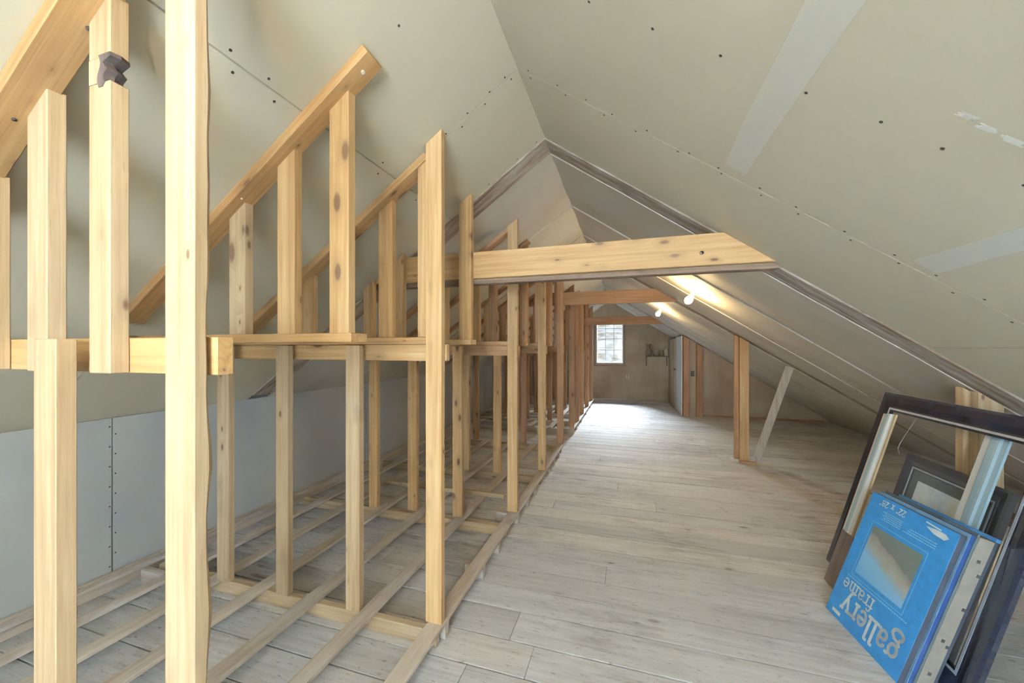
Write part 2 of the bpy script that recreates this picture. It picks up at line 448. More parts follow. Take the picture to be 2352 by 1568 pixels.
# far gable wall with window opening
wx0, wx1, wz0, wz1 = -.90, -.135, 1.04, 2.235
def gable(name, y0, y1, x0, x1, holes, mat):
    """wall under the roof with one rectangular hole"""
    hx0, hx1, hz0, hz1 = holes
    def top(x): return (zL(x) if x < XR else zRt(x, y0)) + .06
    xs = sorted(set([x0, hx0, XR, hx1, x1]))
    vs, fs = [], []
    def prism(a, b_, z0a, z0b, z1a, z1b):
        k = len(vs)
        vs.extend([(a, y0, z0a), (b_, y0, z0b), (b_, y1, z0b), (a, y1, z0a), (a, y0, z1a), (b_, y0, z1b), (b_, y1, z1b), (a, y1, z1a)])
        fs.extend([tuple(k + i for i in f) for f in BF])
    for a, b_ in zip(xs[:-1], xs[1:]):
        if a >= hx0 and b_ <= hx1:
            prism(a, b_, 0, 0, hz0, hz0); prism(a, b_, hz1, hz1, top(a), top(b_))
        else: prism(a, b_, 0, 0, top(a), top(b_))
    o = mesh_obj(name, vs, fs, mat, None, ((x0 + x1) / 2, y0, 0)); tag(o, kind='structure'); return o
wf = gable('wall_far', YF, YF + .1, XW - .1, 4.3, (wx0, wx1, wz0, wz1), FARW)
box('seam_strip', -.135, 1.1, YF - .003, YF + .001, 1.30, 1.306, plain('dark_seam_paper', (.25, .20, .15), .9), wf, bevel=0)  # thin darker strip along the wall seam
wn = gable('wall_near', YN - .1, YN, XW - .1, 3.7, (-.6, .6, .80, 2.08), CEIL)
# closet side wall and partition on the right
wc = box('wall_closet_side', 1.075, 1.15, 9.95, YF, 0, 1.72, FARW, bevel=0); tag(wc, kind='structure')
def part_wall(name, x0, x1, y0, y1, mat):
    v = [(x0, y0, 0), (x1, y0, 0), (x1, y1, 0), (x0, y1, 0), (x0, y0, zRt(x0, y0) + .02), (x1, y0, max(.01, zRt(x1, y0) + .02)), (x1, y1, max(.01, zRt(x1, y0) + .02)), (x0, y1, zRt(x0, y0) + .02)]
    o = mesh_obj(name, v, BF, mat, None, ((x0 + x1) / 2, y0, 0)); tag(o, kind='structure'); return o
wp = part_wall('wall_partition', 1.27, 3.9, 9.12, 9.18, FARW)
box('baseboard_partition', 1.56, 3.75, 9.10, 9.12, 0, .035, RED[0], None).__setitem__('kind', 'structure')

# windows
WHITE = plain('white_window_paint', (.74, .77, .79), .45)
def glassmat():
    m, t, b = nt('window_glass')
    for n in list(t.nodes):
        if n.type != 'OUTPUT_MATERIAL': t.nodes.remove(n)
    out = [n for n in t.nodes if n.type == 'OUTPUT_MATERIAL'][0]
    tr = N(t, 'ShaderNodeBsdfTransparent'); gl = N(t, 'ShaderNodeBsdfGlossy', _Roughness=.05)
    nz = N(t, 'ShaderNodeTexNoise', _Scale=9.0, _Detail=4.0, _Distortion=2.0); tc = N(t, 'ShaderNodeTexCoord'); t.links.new(tc.outputs['Object'], nz.inputs['Vector'])
    r = ramp(t, nz.outputs[0], [(.35, (.93, .95, .96)), (.65, (.99, .99, 1))]); t.links.new(r.outputs[0], tr.inputs[0])
    mx = N(t, 'ShaderNodeMixShader'); mx.inputs[0].default_value = .06
    t.links.new(tr.outputs[0], mx.inputs[1]); t.links.new(gl.outputs[0], mx.inputs[2]); t.links.new(mx.outputs[0], out.inputs[0])
    return m
GLASS = glassmat()
def window(name, x0, x1, z0, z1, y0, y1, zrows, cols):
    root = bpy.data.objects.new(name, None); COL.objects.link(root); root.location = ((x0 + x1) / 2, y0, z0); root['kind'] = 'structure'
    fw = .028
    for nm, a in (('jamb', (x0, x0 + fw, y0, y1, z0, z1)), ('jamb', (x1 - fw, x1, y0, y1, z0, z1)), ('head', (x0 + fw, x1 - fw, y0, y1, z1 - fw, z1)), ('sill', (x0 + fw, x1 - fw, y0 - .01, y1, z0, z0 + fw))):
        box(nm, *a, WHITE, root)
    ym = (y0 + y1) / 2
    xs = [x0 + fw + (x1 - x0 - 2 * fw) * i / cols for i in range(cols + 1)]
    zs = [z0 + fw] + zrows + [z1 - fw]
    for x in xs[1:-1]: box('muntin', x - .009, x + .009, ym - .012, ym + .012, z0 + fw, z1 - fw, WHITE, root)
    for z in zs[1:-1]: box('muntin', x0 + fw, x1 - fw, ym - .0125, ym + .0125, z - .009, z + .009, WHITE, root)
    for i in range(cols):
        for j in range(len(zs) - 1):
            box('pane', xs[i] + .009, xs[i + 1] - .009, ym - .002, ym + .002, zs[j] + .009, zs[j + 1] - .009, GLASS, root, bevel=0)
    return root
window('window_1', wx0, wx1, wz0, wz1, YF + .015, YF + .085, [1.43, 1.75, 2.055], 3)
window('window_2', -.6, .6, .80, 2.08, YN - .085, YN - .015, [1.43], 2)
for i, a in enumerate([(wx0 - .055, wx0, 1.0, 2.28), (wx1, wx1 + .055, 1.0, 2.28), (wx0 - .08, wx1 + .08, .955, 1.0)]):
    tag(box('trim_%d' % (i + 1), a[0], a[1], YF - .02, YF - .001, a[2], a[3], wood('dim_trim_wood', 2, (.2, .155, .11), (.27, .21, .15), (.33, .26, .19)), None), kind='structure')
# pale hillside outside the far window
m, t, b = nt('pale_hillside')
ge = N(t, 'ShaderNodeNewGeometry'); mp = N(t, 'ShaderNodeMapping'); mp.inputs['Scale'].default_value = (.5, .5, 2.2); t.links.new(ge.outputs['Position'], mp.inputs[0])
n1 = N(t, 'ShaderNodeTexNoise', _Scale=1.0, _Detail=7.0, _Roughness=.65, _Distortion=1.2); t.links.new(mp.outputs[0], n1.inputs['Vector'])
r_ = ramp(t, n1.outputs[0], [(.36, (.30, .25, .17)), (.5, (.52, .50, .46)), (.62, (.70, .70, .70))]); t.links.new(r_.outputs[0], b.inputs['Base Color']); b.inputs['Roughness'].default_value = .95
hv, hf = [], []
for j in range(17):
    for i in range(25):
        X = -30 + 60 * i / 24; s = j / 16
        hv.append((X, 16 + 34 * s, -4.5 + 14 * s + .5 * math.sin(X * .5 + j) * s))
for j in range(16):
    for i in range(24): hf.append((j * 25 + i, j * 25 + i + 1, j * 25 + i + 26, j * 25 + i + 25))
hill = mesh_obj('hillside', hv, hf, m, None, (0, 16, -4.5), smooth=True); tag(hill, kind='structure')

# white plank door (closed, in the closet side wall)
DOORM = wood('white_painted_boards', 2, (.52, .55, .57), (.60, .63, .65), (.68, .71, .73), knots=0, worn=.35, worn_col=(.40, .45, .50), rough=.5)
dr = bpy.data.objects.new('door_1', None); COL.objects.link(dr); dr.location = (1.12, 9.02, 0); dr['kind'] = 'structure'
nb = 5
for i in range(nb):
    a = 9.0 + .93 * i / nb
    box('board', 1.105, 1.135, a + .0015, a + .93 / nb - .0015, .015, 1.755, DOORM, dr, bevel=.003)
lathe('handle', [(.006, 0), (.006, .03), (.022, .035), (.024, .05), (.012, .06)], plain('dark_iron', (.05, .045, .04), .4, .8), dr, (1.105, 9.86, .98), axis=(-1, 0, 0))
lathe('hook', [(.004, 0), (.004, .03), (.018, .032), (.018, .05), (.004, .056)], WHITE, dr, (1.105, 9.05, 1.70), axis=(-1, 0, 0))
# door posts beside it
for nm, x0, x1, lab in (('door_post', 1.15, 1.262, 'reddish timber post hinging the white plank door'), ('door_post', 1.415, 1.53, 'reddish timber post right of the dark light switch')):
    o = stud(nm, x0, x1, 9.0, 9.11, 0, lambda x: zRt(x, 9.0) - .028, RED[2], None); tag(o, lab, 'post', 'posts of the far partition')

# ------------------------------------------------------------------ collar beams
def slant_beam(name, xl, xr, y0, y1, z0, z1, mat, parent):
    """horizontal beam whose ends follow the two slopes"""
    k = .0
    def xe(z, left): return (XR - (ZR - z) / SL) if left else (XR + (ZR - z) / sR(y0))
    xl0, xl1 = (xe(z0, True), xe(z1, True)) if xl is None else (xl, xl)
    xr0, xr1 = (xe(z0, False), xe(z1, False)) if xr is None else (xr, xr)
    v = [(xl0, y0, z0), (xr0, y0, z0), (xr0, y1, z0), (xl0, y1, z0), (xl1, y0, z1), (xr1, y0, z1), (xr1, y1, z1), (xl1, y1, z1)]
    return mesh_obj(name, v, BF, mat, parent, (0, (y0 + y1) / 2, z0), bevel=.003)
cb = thing('collar_beam', 'pale knotty collar beam spanning the slopes in front of the bare rafter', 'beam', (-.4, 2.4, 1.94), 'collar beams')
slant_beam('face_board', None, None, 2.380, 2.420, 1.968, 2.148, PINE[0], cb)
slant_beam('backing_board', None, None, 2.4215, 2.50, 1.938, 2.11, OLDX, cb)
lathe('bolt', [(.011, 0), (.011, .004), (.006, .006)], plain('dark_iron', (.05, .045, .04), .4, .8), cb, (.40, 2.381, 2.04), axis=(0, -1, 0), seg=10)
cb = thing('collar_beam', 'reddish-brown collar beam beside the bulb near the braced post', 'beam', (-.4, 5.6, 2.12), 'collar beams')
slant_beam('face_board', None, None, 5.56, 5.60, 2.125, 2.315, RED[0], cb)
cb = thing('collar_beam', 'dark red collar beam just in front of the window wall', 'beam', (-.4, 9.1, 2.03), 'collar beams')
slant_beam('face_board', None, None, 9.08, 9.12, 2.03, 2.21, RED[0], cb)

# ------------------------------------------------------------------ timber rack on the left
DEP = .038
zb0, zb1, zs1 = 1.43, 1.516, 1.554       # cross beam, shelf plate top
XM = -2.39                               # where the shelf plates meet the slope
SLATS = [(-.895, .085), (-1.288, .078), (-1.655, .085), (-2.025, .08), (-2.365, .075), (-2.67, .07), (-2.99, .05)]
def foot(x0, x1):
    return .1005 if any(x1 > a - wd and x0 < a for a, wd in SLATS) else .0785
def under(t): return lambda x: zL(x) - t
def a_post(parent, y, mat, base=.1005, name='post', x0=-.99, x1=-.90):
    return stud(name, x0, x1, y, y + DEP, base, under(.001), mat, parent)

# --- frame 1 (wavy-edged post)
fr = thing('rack_frame', 'first rack frame with the wavy-edged post and short cut-off post', 'timber frame', (-1.4, .6, 0), 'rack frames')
# wavy-edged post: right/back arris follows the bark edge
vs, fs = [], []
nz = 46; z0p, z1p = .101, zL(-.95)
rw = random.Random(11)
for j in range(nz + 1):
    z = z0p + (z1p - .001 - z0p) * j / nz
    wv = .003 * math.sin(z * 7.3) + .002 * math.sin(z * 15 + 1) + .0015 * math.sin(z * 31)
    wv += .006 * math.exp(-((z - 1.22) / .07) ** 2) - .006 * math.exp(-((z - 1.08) / .10) ** 2) + .005 * math.exp(-((z - .93) / .06) ** 2)
    for (x, yv) in ((-.994, .585), (-.9075, .585), (-.9045, .588), (-.9045, .612 + wv * .6), (-.912, .621 + wv), (-.994, .623)):
        vs.append((x, yv, min(z, zL(x) - .001)))
for j in range(nz):
    for k in range(6): fs.append((j * 6 + k, j * 6 + (k + 1) % 6, (j + 1) * 6 + (k + 1) % 6, (j + 1) * 6 + k))
fs += [tuple(range(6)), tuple(range(nz * 6, nz * 6 + 6))]
o = mesh_obj('post', vs, fs, PALE[2], fr, (-.95, .6, 0)); o['label'] = 'full-height post with wavy bark edge'
stud('short_post', -1.398, -1.308, .545, .583, .101, lambda x: 1.521, PALE[2], fr)['label'] = 'short post cut off level with the cross beam'
box('cross_beam', -2.55, -.893, .626, .664, 1.437, 1.524, PINE[0], fr)
slope_board('sloping_plate', -.70, -2.2, .528, .615, .038, AMBER, fr)
stud('upper_stud', -1.535, -1.447, .587, .625, 1.437, under(.04), PALE[2], fr)
stud('upper_stud', -1.80, -1.715, .587, .625, 1.437, under(.04), PALE[2], fr)
# notched stud: two prongs of timber around a bark-lined bite
zn0, zn1 = 2.145, 2.205
nst = stud('upper_stud', -1.272, -1.192, .587, .625, 1.437, lambda x: zn0, PALE[2], fr)
nst['label'] = 'stud with a bark-lined notch near its top'
stud('stud_top', -1.272, -1.192, .587, .625, zn1, under(.04), PALE[2], nst)
stud('stud_core', -1.272, -1.229, .587, .625, zn0, lambda x: zn1, PALE[2], nst, bevel=0)
vs = []; fs = []
for j in range(9):
    z = zn0 - .012 + (zn1 - zn0 + .018) * j / 8; xb = -1.208 + .010 * math.sin(j * 1.9) + (.014 if j > 6 else 0) - (.010 if j < 2 else 0)
    vs += [(-1.232 - .006 * math.sin(j * .8), .5855, z), (xb, .5855, z), (xb + .006, .604, z), (xb - .003, .6255, z), (-1.231, .6255, z)]
for j in range(8):
    for k in range(5): fs.append((j * 5 + k, j * 5 + (k + 1) % 5, j * 5 + 5 + (k + 1) % 5, j * 5 + 5 + k))
fs += [tuple(range(5)), tuple(range(40, 45))]
mesh_obj('bark_notch', vs, fs, BARK, nst, (-1.24, .6, zn0))
UND = Vector((SL, 0, -1)).normalized()
def nail(parent, x, y, r, mat, h=.003):
    c = Vector((x, y, zL(x) - .0464)) - UND * .001
    lathe('nail', [(r, 0), (r, h), (r * .5, h + .002)], mat, parent, c, axis=UND, seg=10)
NHOLE = plain('dark_nail_hole', (.03, .018, .01), .8); NPALE = plain('pale_plug', (.62, .55, .45), .7)
nail(fr, -1.28, .59, .0055, NHOLE); nail(fr, -1.55, .57, .0050, NHOLE)
# --- upper frame 2
fr = thing('rack_frame', 'upper rack frame whose sloping plate ends high and free on the ceiling', 'timber frame', (-1.5, 1.2, 1.517), 'rack frames')
slope_board('sloping_plate', -.915, -2.27, 1.145, 1.232, .038, AMBER, fr)
for x0, x1, mt in ((-1.105, -1.015, PINE[2]), (-1.365, -1.275, PINE[2]), (-1.63, -1.54, PALE[2]), (-1.90, -1.815, PINE[2])):
    stud('upper_stud', x0, x1, 1.192, 1.230, zs1, under(.04), mt, fr)
box('shelf_plate', XM + .05, -.965, 1.145, 1.235, 1.520, zs1, AMBER, fr)
nail(fr, -.945, 1.185, .0075, NPALE, .006); nail(fr, -1.53, 1.17, .004, NPALE)

# --- frame 3 at the doubled post
fr = thing('rack_frame', 'rack frame with the doubled knotty post where the ceiling sheets join', 'timber frame', (-1.5, 1.75, 0), 'rack frames')
a_post(fr, 1.72, PINE[2])
stud('post_doubler', -1.063, -.9905, 1.765, 1.803, zs1, under(.04), PINE[2], fr)
for x0, x1, y0 in ((-1.467, -1.378, 1.70), (-1.945, -1.857, 1.69), (-2.37, -2.275, 1.66)):
    stud('post', x0, x1, y0, y0 + DEP, foot(x0, x1), lambda x: zb1 - .004, PALE[2], fr)
box('cross_beam', -2.52, -.893, 1.762, 1.80, zb0, zb1, PINE[0], fr)
box('shelf_plate', XM + .02, -.992, 1.745, 1.835, zb1 + .001, zs1, AMBER, fr)
slope_board('sloping_plate', -1.02, -2.36, 1.755, 1.842, .038, AMBER, fr)
for x0, x1 in ((-1.335, -1.245), (-1.61, -1.52), (-1.88, -1.79)):
    stud('upper_stud', x0, x1, 1.805, 1.843, zs1, under(.04), PINE[2], fr)

# --- upper frame 4 at the bare rafter
fr = thing('rack_frame', 'upper rack frame of studs standing against the pale collar beam', 'timber frame', (-1.5, 2.35, 1.517), 'rack frames')
stud('upper_stud', -1.093, -1.003, 2.34, 2.378, zs1, under(.001), PINE[2], fr)
stud('upper_stud', -1.612, -1.522, 2.34, 2.378, zs1, under(.001), PINE[2], fr)
stud('upper_stud', -1.86, -1.775, 2.34, 2.378, zs1, under(.001), PINE[2], fr)
box('shelf_plate', XM + .02, -.992, 2.31, 2.40, 1.520, zs1, PINE[0], fr)

# --- frames further along
def frame(label, yl, ya, xs_low, yu, xs_up, mat=PINE, mb=PINE, doubler=False, base=.079, up_plate=True):
    fr = thing('rack_frame', label, 'timber frame', (-1.5, yl, 0), 'rack frames')
    a_post(fr, ya, mat[2])
    for x in xs_low: stud('post', x, x + .088, yl, yl + DEP, foot(x, x + .088), lambda x: zb1 - .004, mat[2], fr)
    box('cross_beam', -2.5, -.895, ya + .04, ya + .078, zb0, zb1, mb[0], fr)
    box('shelf_plate', XM + .02, -.992, ya + .025, ya + .112, zb1 + .001, zs1, mb[0], fr)
    for x in xs_up: stud('upper_stud', x, x + .088, yu, yu + DEP, zs1, under(.04 if up_plate else .001), mat[2], fr)
    if up_plate: slope_board('sloping_plate', -1.0, -2.36, yu - .03, yu + .057, .038, mb[0], fr)
    return fr
def upper_frame(label, yu, xs_up, mat=PINE):
    fr = thing('rack_frame', label, 'timber frame', (-1.5, yu, 1.517), 'rack frames')
    for x in xs_up: stud('upper_stud', x, x + .088, yu, yu + DEP, zs1, under(.04), mat[2], fr)
    slope_board('sloping_plate', -.95, -2.36, yu - .03, yu + .057, .038, mat[0], fr)
    box('shelf_plate', XM + .02, -.96, yu - .03, yu + .06, 1.520, zs1, mat[0], fr)
    return fr
frame('rack frame with the post standing just behind the pale collar beam', 2.86, 3.085, (-1.395, -1.82, -2.215), 3.13, (-1.35, -1.66), PINE, RED)
upper_frame('upper rack frame on the second shelf bay past the pale collar beam', 3.62, (-1.04, -1.36, -1.68), RED)
frame('rack frame whose outer post rises past the reddish collar beam', 4.06, 4.23, (-1.47, -1.85, -2.22), 4.30, (-1.04, -1.36, -1.68), PINE, RED)
upper_frame('upper rack frame between the posts before the reddish collar beam', 4.88, (-1.04, -1.36, -1.68), RED)
frame('last rack frame of the near platform, under the reddish collar beam', 5.44, 5.46, (-1.54, -1.95, -2.3), 5.50, (-1.04, -1.36, -1.68), RED, RED)
for i, (yA, lab) in enumerate(((6.60, 'rack frame at the front joist of the far platform'), (7.31, 'rack frame one bay into the far platform'), (8.10, 'rack frame midway along the far platform'), (9.16, 'rack frame by the dark red collar beam'), (10.20, 'end rack frame close to the window wall'))):
    frame(lab, yA, yA, (-1.52, -1.98, -2.4), yA + .05, (-1.06, -1.38, -1.70), RED, RED, base=.079)

# ------------------------------------------------------------------ slatted platforms
def platform(label, y0, y1, slats, joists, blocks, cross=(), near=True):
    p = thing('slat_platform', label, 'platform', (-1.9, y0, 0), 'slatted platforms')
    for i, (xr_, wd) in enumerate(slats):
        a = y0 + (0 if near else 0)
        e = y1 - (i * .37 % .25)
        cuts = [a, a + 2.6 + .4 * math.sin(i * 2.1), e]
        for q0, q1 in zip(cuts[:-1], cuts[1:]):
            box('slat', xr_ - wd, xr_, q0 + .001, q1 - .001, .078, .100, DULL[1], p, bevel=.002)
    for (y, xa, xb) in joists: box('joist', xa, xb, y, y + .038, 0, .0775, PALE[0] if near else DULL[0], p, bevel=.002)
    for (y, xa, xb) in blocks: box('block', xa, xb, y, y + .045, 0, .0775, DULL[0], p, bevel=.002)
    for (y, xa, xb) in cross: box('cross_slat', xa, xb, y, y + .06, .1005, .118, DULL[0], p, bevel=.002)
    return p
platform('slatted timber platform on the floor under the pale near frames', .25, 5.5, SLATS,
         [(.62, -2.95, -.92), (1.70, -2.95, -.92), (2.86, -2.95, -.92), (4.06, -2.95, -.92), (5.40, -2.95, -.92)],
         [(1.76, -.955, -.899), (2.29, -1.03, -.899), (2.60, -.96, -.899), (3.10, -1.10, -.899), (3.45, -.96, -.899), (3.75, -1.0, -.899), (4.45, -.96, -.899), (4.75, -1.0, -.899), (5.1, -.96, -.899), (1.62, -2.985, -2.80)])
platform('slatted timber platform by the window wall, beyond a bare floor gap', 6.58, 10.6, SLATS,
         [(6.58, -2.98, -.90), (7.31, -2.98, -.92), (8.10, -2.98, -.92), (9.16, -2.98, -.92), (10.2, -2.98, -.92)],
         [(6.95, -.96, -.899), (7.7, -.96, -.899), (8.6, -.96, -.899), (9.6, -.96, -.899)],
         [(6.72, -2.97, -1.75), (7.0, -2.97, -1.75), (7.45, -2.97, -1.75), (7.8, -2.97, -1.7), (8.3, -2.97, -1.7), (8.8, -2.97, -1.7), (9.4, -2.97, -1.7)], near=False)
o = box('batten', -2.40, -1.10, 3.33, 3.368, .1005, .138, PALE[0], None); tag(o, 'square pale batten lying across the near platform slats', 'batten')
for i, (x0, x1, ya, yb, lab) in enumerate(((-3.09, -3.052, .3, 6.3, 'thin board on the floor tight against the knee wall'), (-2.86, -2.81, 1.76, 2.84, 'loose board laid flat between wall slat and platform'))):
    o = box('loose_board', x0, x1, ya, yb, 0 if i == 0 else .0, .10 if i == 0 else .03, DULL[1], None); tag(o, lab, 'board')

# ------------------------------------------------------------------ posts on the right
sp = thing('support_post', 'doubled rough post under the rafter behind the leaning picture frames', 'post', (1.74, 2.64, 0), 'roof support posts')
stud('post_board', 1.708, 1.80, 2.640, 2.690, 0, lambda x: zRt(x, 2.7) - .026, PALE[2], sp)
stud('post_board', 1.735, 1.835, 2.585, 2.637, 0, lambda x: zRt(x, 2.7) - .026, PALE[2], sp)
sp = thing('support_post', 'nailed post standing alone on open floor under the second rafter', 'post', (1.43, 5.7, 0), 'roof support posts')
top2 = lambda x: zRt(x, 5.63) - .012
stud('post_board', 1.345, 1.395, 5.66, 5.70, .03, top2, RED[2], sp)
stud('post_board', 1.398, 1.505, 5.62, 5.68, .0, top2, PINE[2], sp)
box('foot_block', 1.30, 1.394, 5.62, 5.72, 0, .03, plain('white_block', (.68, .68, .66), .6), sp)
box('foot_plate', 1.385, 1.58, 5.565, 5.618, 0, .028, RED[0], sp)
# leaning brace
a = Vector((1.605, 5.70, .004)); b_ = Vector((1.985, 5.70, 1.255)); d = (b_ - a).normalized(); nn = Vector((d.z, 0, -d.x)) * .045
vs = [a - nn, a + nn, b_ + nn, b_ - nn]
vs[1].z = max(vs[1].z, .002)
lo = min(v.z for v in vs); 
V = [(v.x, 5.690, v.z - lo) for v in vs] + [(v.x, 5.712, v.z - lo) for v in vs]
o = mesh_obj('brace_board', V, [(0, 1, 2, 3), (4, 7, 6, 5), (0, 4, 5, 1), (1, 5, 6, 2), (2, 6, 7, 3), (3, 7, 4, 0)], DULL[2], None, (1.6, 5.7, 0), bevel=.002)
tag(o, 'pale board leaning at a slant beside the lone nailed post', 'board')

# ------------------------------------------------------------------ bulbs
PORC = plain('porcelain', (.72, .66, .5), .35)
BULB = plain('lit_bulb', (1, .95, .85), .3, emit=(1.0, .73, .35), es=150)
BULBN = plain('lit_bulb_strong', (1, .95, .85), .3, emit=(1.0, .83, .57), es=300)
def bulb(x, y, lab, right=True):
    nrm = Vector((-sR(y), 0, -1)).normalized() if right else Vector((SL, 0, -1)).normalized()
    fn = zRt if right else zL
    base = Vector((x, y, fn(x, y))) + nrm * .002
    t_ = thing('light_bulb', lab, 'light bulb', base, 'ceiling bulbs')
    lathe('lampholder', [(.056, 0), (.056, .012), (.046, .02), (.026, .03), (.024, .05), (.016, .052)], PORC, t_, base, axis=nrm)
    q = base + nrm * .05
    lathe('bulb_glass', [(.014, 0), (.016, .018), (.026, .04), (.036, .064), (.038, .082), (.031, .103), (.016, .116), (.001, .120)], BULB, t_, q, axis=nrm, seg=16)
bulb(.655, 4.18, 'lit bare bulb on the slope beside the reddish collar beam')
bulb(.555, 6.90, 'lit bare bulb on the slope by the dark red collar beam')
pb = thing('pendant_bulb', 'lit bare bulb hanging on a cord below the ridge', 'light bulb', (-.36, -.25, 2.46))
tube('cord', [(-.36, -.25, zRt(-.36, 0) - .001), (-.36, -.25, 2.7), (-.36, -.25, 2.615)], .004, plain('black_cord', (.02, .02, .02), .5), pb)
lathe('lampholder', [(.012, .16), (.022, .15), (.022, .105), (.018, .10)], PORC, pb, (-.36, -.25, 2.46))
lathe('bulb_glass', [(.001, -.009), (.012, -.006), (.024, .004), (.030, .022), (.029, .038), (.022, .06), (.014, .082), (.013, .10)], BULBN, pb, (-.36, -.25, 2.46), seg=16)

# ------------------------------------------------------------------ far wall fittings
CREAM = plain('cream_plastic', (.62, .58, .46), .4); DARKP = plain('dark_plastic', (.03, .035, .045), .4)
o_ = thing('outlet', 'cream electrical outlet on the tan wall below the window', 'outlet', (-.02, YF - .006, .66))
box('face_plate', -.055, .015, YF - .007, YF - .001, .60, .715, CREAM, o_)
for z in (.632, .683): lathe('socket', [(.015, 0), (.015, .003)], DARKP, o_, (-.02, YF - .007, z), axis=(0, -1, 0), seg=12)
o_ = thing('light_switch', 'dark switch plate on the drywall between two reddish posts', 'light switch', (1.345, 9.11, .93))
box('face_plate', 1.315, 1.385, 9.108, 9.119, .87, .985, DARKP, o_); box('toggle', 1.345, 1.353, 9.098, 9.108, .915, .937, plain('grey_plastic', (.25, .25, .27), .4), o_)
SHW = wood('shelf_wood', 0, (.09, .065, .05), (.13, .10, .075), (.18, .14, .11))
sh = thing('wall_shelf', 'small dark wooden shelf bracketed in the corner of the tan wall', 'shelf', (.77, YF - .1, 1.245))
box('shelf_board', .46, 1.07, YF - .20, YF - .001, 1.245, 1.265, SHW, sh)
for x in (.49, 1.03):
    bk = box('bracket', x - .012, x + .012, YF - .02, YF - .001, .99, 1.245, plain('dark_iron', (.05, .045, .04), .4, .8), sh)
    box('bracket_arm', x - .012, x + .012, YF - .17, YF - .02, 1.229, 1.245, plain('dark_iron', (.05, .045, .04), .4, .8), sh)
def pot(x, prof, mat, lab, dy=.1, handle=0):
    b0 = (x, YF - dy, 1.2655)
    if handle == 0: o = lathe('pot', prof, mat, None, b0, seg=18); tag(o, lab, 'pot', 'pots on the wall shelf'); return o
    t_ = thing('jug', lab, 'jug', b0, 'pots on the wall shelf'); lathe('body', prof, mat, t_, b0, seg=18)
    h = prof[-1][1]; r = max(p[0] for p in prof)
    tube('handle', [(x + r * .5, YF - dy, 1.2655 + h * .9), (x + r * 1.25, YF - dy, 1.2655 + h * .8), (x + r * 1.22, YF - dy, 1.2655 + h * .45), (x + r * .9, YF - dy, 1.2655 + h * .25)], .008, mat, t_)
    return t_
g1 = plain('brown_stoneware', (.20, .15, .11), .5); g2 = plain('grey_stoneware', (.28, .24, .19), .55); g4 = plain('cream_crockery', (.52, .47, .38), .5)
pot(.545, [(.05, 0), (.085, .06), (.095, .13), (.07, .20), (.05, .24), (.06, .30), (.075, .33), (.06, .33)], g1, 'tall brown jug with handle at the open end of the wall shelf', handle=1)
pot(.745, [(.045, 0), (.07, .05), (.078, .11), (.062, .16), (.066, .18), (.05, .18)], g2, 'squat grey-brown pot next to the tall brown jug')
pot(.885, [(.04, 0), (.06, .05), (.066, .11), (.05, .15), (.055, .165), (.04, .165)], g1, 'smallest dark pot between grey pot and cream jar')
pot(1.005, [(.05, 0), (.056, .02), (.056, .15), (.042, .175), (.042, .20), (.03, .20)], g4, 'straight cream jar in the corner of the wall shelf')

# ------------------------------------------------------------------ leaning frames and boxes
# every leaning item: local x runs along the floor edge, local y up the face, local z towards the viewer
def leaning(name, label, cat, base, phi, tau, group=None):
    e = Vector((math.cos(phi), math.sin(phi), 0)); n = Vector((-math.sin(phi), math.cos(phi), 0))
    up = n * math.sin(tau) + Vector((0, 0, math.cos(tau)))
    z = e.cross(up)
    M = Matrix((e, up, z)).transposed()
    o = bpy.data.objects.new(name, None); COL.objects.link(o); o.empty_display_size = .05
    o.rotation_euler = M.to_euler(); o.location = base; o['_local'] = 1
    tag(o, label, cat, group); return o
def lbox(name, x0, x1, y0, y1, z0, z1, mat, parent, bevel=.0015):
    o = box(name, x0, x1, y0, y1, z0, z1, mat, None, bevel=bevel)
    o.parent = parent; return o
def lmesh(name, vs, fs, mat, parent, kind=None):
    o = mesh_obj(name, vs, fs, mat, None, vs[0], kind=kind); o.parent = parent; return o
PHI, TAU = -1.4588, .3362
# --- blue gallery-frame box
BLUE = plain('blue_print_card', (.045, .29, .70), .38)
EDGE = plain('dark_box_edge', (.045, .055, .075), .5)
INK = plain('white_print_ink', (.72, .78, .84), .45)
PALEB = plain('pale_blue_ink', (.30, .60, .84), .45)
gb = leaning('frame_box', 'bright blue boxed frame printed gallery frame, upside down, front of the stack', 'box', (1.0906, 2.6251, .0), PHI, TAU)
W_, H_ = .505, .7265
lbox('carton', 0, W_, 0, H_, -.025, -.001, EDGE, gb)
lbox('cover', .001, W_ - .001, .001, H_ - .001, -.001, .0006, BLUE, gb, bevel=0)
# printed picture
m, t, b = nt('printed_picture')
tc = N(t, 'ShaderNodeTexCoord'); sp_ = N(t, 'ShaderNodeSeparateXYZ'); t.links.new(tc.outputs['Object'], sp_.inputs[0])
nz_ = N(t, 'ShaderNodeTexNoise', _Scale=14.0, _Detail=6.0, _Roughness=.6); t.links.new(tc.outputs['Object'], nz_.inputs['Vector'])
edge = mathn(t, 'ADD', mathn(t, 'ADD', mathn(t, 'MULTIPLY', sp_.outputs[1], 3.4), mathn(t, 'MULTIPLY', sp_.outputs[0], 1.2)), mathn(t, 'MULTIPLY', nz_.outputs[0], .30))
r_ = ramp(t, edge, [(.0, (.15, .45, .80)), (.58, (.26, .53, .80)), (.78, (.40, .40, .36)), (.94, (.30, .30, .27)), (1.0, (.17, .20, .18))])
mp = N(t, 'ShaderNodeMapping'); mp.inputs['Scale'].default_value = (6, 30, 1); t.links.new(tc.outputs['Object'], mp.inputs[0])
nb_ = N(t, 'ShaderNodeTexNoise', _Scale=1.0, _Detail=5.0); t.links.new(mp.outputs[0], nb_.inputs['Vector'])
